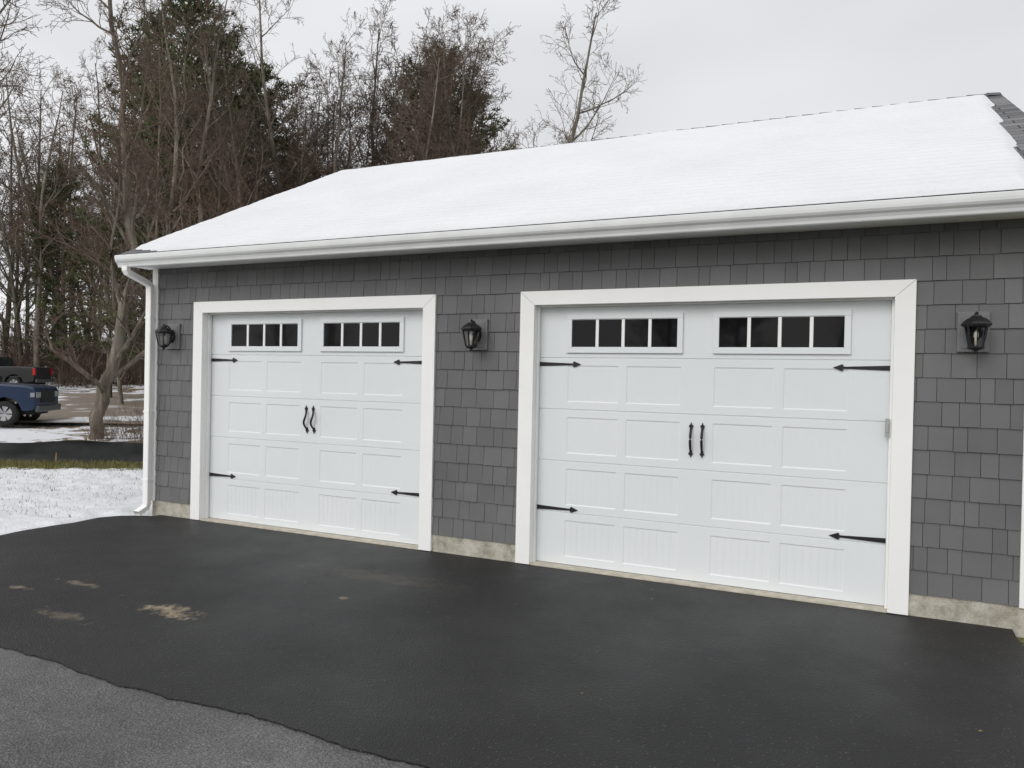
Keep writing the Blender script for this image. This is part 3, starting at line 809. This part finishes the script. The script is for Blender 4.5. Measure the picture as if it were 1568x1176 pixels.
# ------------------------------------------------------------------ pickups
M_tire=paint('tire_rubber',(.015,.015,.015),.8,.2,0,10); M_rim=paint('rim_alloy',(.35,.35,.36),.3,.1); M_chr=paint('bumper_grey',(.06,.065,.07),.3,.05)
M_red=paint('tail_lamp_red',(.5,.01,.01),.25,.1); M_lamp=paint('head_lamp',(.3,.31,.33),.15,.1); M_win=paint('auto_glass',(.02,.023,.027),.08,.1)
def pickup(nm,col,x,y,rot,z):
    T=empty(nm,(x,y,z),rot)
    m,t=material(nm+'_paint',col,.3,.4); t.bsdf.inputs['Coat Weight'].default_value=.3
    t.c(t.mix(.5,col,t.ramp(t.noise(t.co,2,3),[(.3,.6),(.7,1.0)]),'MULTIPLY'),t.bsdf.inputs['Base Color'])
    AF,AR=1.98,-1.75
    arcF=[(AF-math.cos(a)*.50,.42+math.sin(a)*.50) for a in [math.pi*i/10 for i in range(11)]]
    arcR=[(AR-math.cos(a)*.50,.42+math.sin(a)*.50) for a in [math.pi*i/10 for i in range(11)]]
    A=[(-.93,.48)]+[(AF-.5,.48)]+arcF[1:-1]+[(AF+.5,.48),(2.82,.50),(2.90,.62),(2.90,1.10),(2.84,1.24),(2.55,1.30),(1.15,1.38),(-.93,1.38)]
    prism('front_body',A,'y',-.97,.97,m,T,.05)
    B=[(-2.86,.55)]+arcR+[(-.95,.48),(-.95,1.37),(-2.88,1.37)]
    for s in (-1,1):
        a,b=sorted((s*.97,s*.88)); prism('bed_side',B,'y',a,b,m,T,.02)
    boxes('bed_floor',[(-2.84,-.95,-.879,.879,.75,.82),(-2.88,-2.82,-.879,.879,.62,1.36),(-.99,-.951,-.879,.879,.82,1.36)],m,T,.01)
    V=[(-.90,-.93,1.37),(1.18,-.93,1.37),(1.18,.93,1.37),(-.90,.93,1.37),(-.72,-.74,1.93),(.38,-.74,1.93),(.38,.74,1.93),(-.72,.74,1.93)]
    mk('cab_roof',V,[(0,3,2,1),(4,5,6,7),(0,1,5,4),(1,2,6,5),(2,3,7,6),(3,0,4,7)],m,T,False,.05)
    def quad(a,b,c,d,u0,u1,v0,v1,off):
        a,b,c,d=map(Vector,(a,b,c,d))
        def P(u,v): return a.lerp(b,u).lerp(d.lerp(c,u),v)+Vector(off)
        return [P(u0,v0),P(u1,v0),P(u1,v1),P(u0,v1)]
    WV=[];WF=[]
    def addq(q): n=len(WV); WV.extend(q); WF.append((n,n+1,n+2,n+3))
    for s,idx in ((-1,(0,1,5,4)),(1,(3,2,6,7))):
        q=[V[i] for i in idx]
        addq(quad(*q,.06,.42,.12,.86,(0,s*.006,.002))); addq(quad(*q,.47,.90,.12,.86,(0,s*.006,.002)))
    addq(quad(V[1],V[2],V[6],V[5],.05,.95,.08,.92,(.006,0,.006))); addq(quad(V[0],V[3],V[7],V[4],.08,.92,.15,.85,(-.006,0,.002)))
    mk('windows',WV,WF,M_win,T)
    boxes('bumpers',[(2.86,3.0,-.93,.93,.45,.66),(-3.02,-2.89,-.9,.9,.48,.66)],M_chr,T,.03)
    boxes('grille',[(2.895,2.925,-.55,.55,.75,1.15)],M_tire,T,.01)
    boxes('head_lamps',[(2.86,2.92,-.93,-.6,.92,1.10),(2.86,2.92,.6,.93,.92,1.10),(2.74,2.87,-.985,-.965,.94,1.08),(2.74,2.87,.965,.985,.94,1.08)],M_lamp,T,.02)
    boxes('tail_lamps',[(-2.93,-2.80,-.985,-.86,.9,1.3),(-2.93,-2.80,.86,.985,.9,1.3)],M_red,T,.01)
    boxes('mirrors',[(.95,1.05,-1.22,-1.0,1.35,1.6),(.95,1.05,1.0,1.22,1.35,1.6)],M_tire,T,.03)
    boxes('door_handles',[(.0,.18,-.99,-.971,1.1,1.14),(.0,.18,.971,.99,1.1,1.14)],M_chr,T)
    TV=[];TF=[];RV=[];RF=[]
    for ax in (AF,AR):
        for s in (-1,1):
            c=Vector((ax,s*.84,.40))
            prof=[(.24,-.12),(.36,-.13),(.40,-.10),(.40,.10),(.36,.13),(.24,.12)]
            n=len(TV)
            for k in range(24):
                a=2*math.pi*k/24
                for r,o_ in prof: TV.append(c+Vector((math.cos(a)*r,o_,math.sin(a)*r)))
            for k in range(24):
                for j in range(5):
                    a=n+k*6+j; b=n+((k+1)%24)*6+j; TF.append((a,b,b+1,a+1))
            n=len(RV); RV.append(c+Vector((0,s*.07,0)))
            for k in range(24):
                a=2*math.pi*k/24; RV.append(c+Vector((math.cos(a)*.25,s*.11,math.sin(a)*.25)))
            for k in range(24):
                if k%4==3: continue
                RF.append((n,n+1+k,n+1+(k+1)%24))
    mk('tires',TV,TF,M_tire,T,True); mk('rims',RV,RF,M_rim,T)
    boxes('underbody',[(-2.7,2.7,-.6,.6,.35,.6)],M_tire,T)
x,y=lat(-18.45,24.2); pickup('pickup_truck',(.012,.028,.075),x,y,YAW+.22,-.20)
x,y=lat(-30.7,43.5); pickup('pickup_truck.001',(.012,.013,.016),x,y,YAW+math.pi+.1,.36)

# ------------------------------------------------------------------ sky, sun
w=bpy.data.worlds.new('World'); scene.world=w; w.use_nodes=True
nt=w.node_tree; N=nt.nodes; L=nt.links
for n_ in list(N): N.remove(n_)
out=N.new('ShaderNodeOutputWorld')
sky=N.new('ShaderNodeTexSky'); sky.sky_type='NISHITA'; sky.sun_disc=False; sky.sun_elevation=R(32); sky.sun_rotation=R(197); sky.dust_density=5
b1=N.new('ShaderNodeBackground'); b1.inputs[1].default_value=.07; L.new(sky.outputs[0],b1.inputs[0])
tc=N.new('ShaderNodeTexCoord')
mp=N.new('ShaderNodeMapping'); mp.inputs['Scale'].default_value=(1,1,2.4); L.new(tc.outputs['Generated'],mp.inputs[0])
nz=N.new('ShaderNodeTexNoise'); nz.inputs['Scale'].default_value=2.2; nz.inputs['Detail'].default_value=2; nz.inputs['Roughness'].default_value=.45
L.new(mp.outputs[0],nz.inputs['Vector'])
cr=N.new('ShaderNodeValToRGB'); cr.color_ramp.elements[0].position=.3; cr.color_ramp.elements[0].color=(.75,.755,.775,1)
cr.color_ramp.elements[1].position=.68; cr.color_ramp.elements[1].color=(.94,.945,.965,1); L.new(nz.outputs['Fac'],cr.inputs[0])
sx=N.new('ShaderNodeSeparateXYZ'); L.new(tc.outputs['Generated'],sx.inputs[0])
def mth(op,a,b):
    n_=N.new('ShaderNodeMath'); n_.operation=op
    for i,v in enumerate((a,b)):
        if isinstance(v,(int,float)): n_.inputs[i].default_value=v
        else: L.new(v,n_.inputs[i])
    return n_.outputs[0]
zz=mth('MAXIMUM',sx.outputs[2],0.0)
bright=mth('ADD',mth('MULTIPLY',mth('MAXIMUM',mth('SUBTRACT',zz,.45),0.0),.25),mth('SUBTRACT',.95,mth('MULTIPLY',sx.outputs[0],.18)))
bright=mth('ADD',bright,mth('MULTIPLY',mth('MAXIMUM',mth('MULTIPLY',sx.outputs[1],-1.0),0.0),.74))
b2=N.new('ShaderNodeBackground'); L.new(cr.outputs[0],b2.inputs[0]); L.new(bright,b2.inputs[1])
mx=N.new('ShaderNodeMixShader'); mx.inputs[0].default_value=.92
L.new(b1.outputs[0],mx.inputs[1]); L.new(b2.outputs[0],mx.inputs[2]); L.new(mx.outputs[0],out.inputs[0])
sd=bpy.data.lights.new('sun','SUN'); sd.energy=.85; sd.angle=R(30); sd.color=(1,.98,.95)
so=bpy.data.objects.new('sun',sd); link(so)
dv=Vector((.30,1,-.66)).normalized(); so.rotation_euler=dv.to_track_quat('-Z','Y').to_euler(); so.location=(-3,-12,12)

# ------------------------------------------------------------------ camera
cd=bpy.data.cameras.new('camera'); cam=bpy.data.objects.new('camera',cd); link(cam)
cd.sensor_width=36; cd.lens=25.94; cd.clip_end=3000; cd.clip_start=.05
pitch=R(-.5); roll=R(1.2)
f=(Fw*math.cos(pitch)+Vector((0,0,math.sin(pitch)))).normalized()
r=Rt.copy(); u=r.cross(f).normalized()
r2=r*math.cos(roll)+u*math.sin(roll); u2=u*math.cos(roll)-r*math.sin(roll)
Mx=Matrix((r2,u2,-f)).transposed().to_4x4(); Mx.translation=CAM
cam.matrix_world=Mx
scene.camera=cam
print('OBJECTS',len(bpy.data.objects))
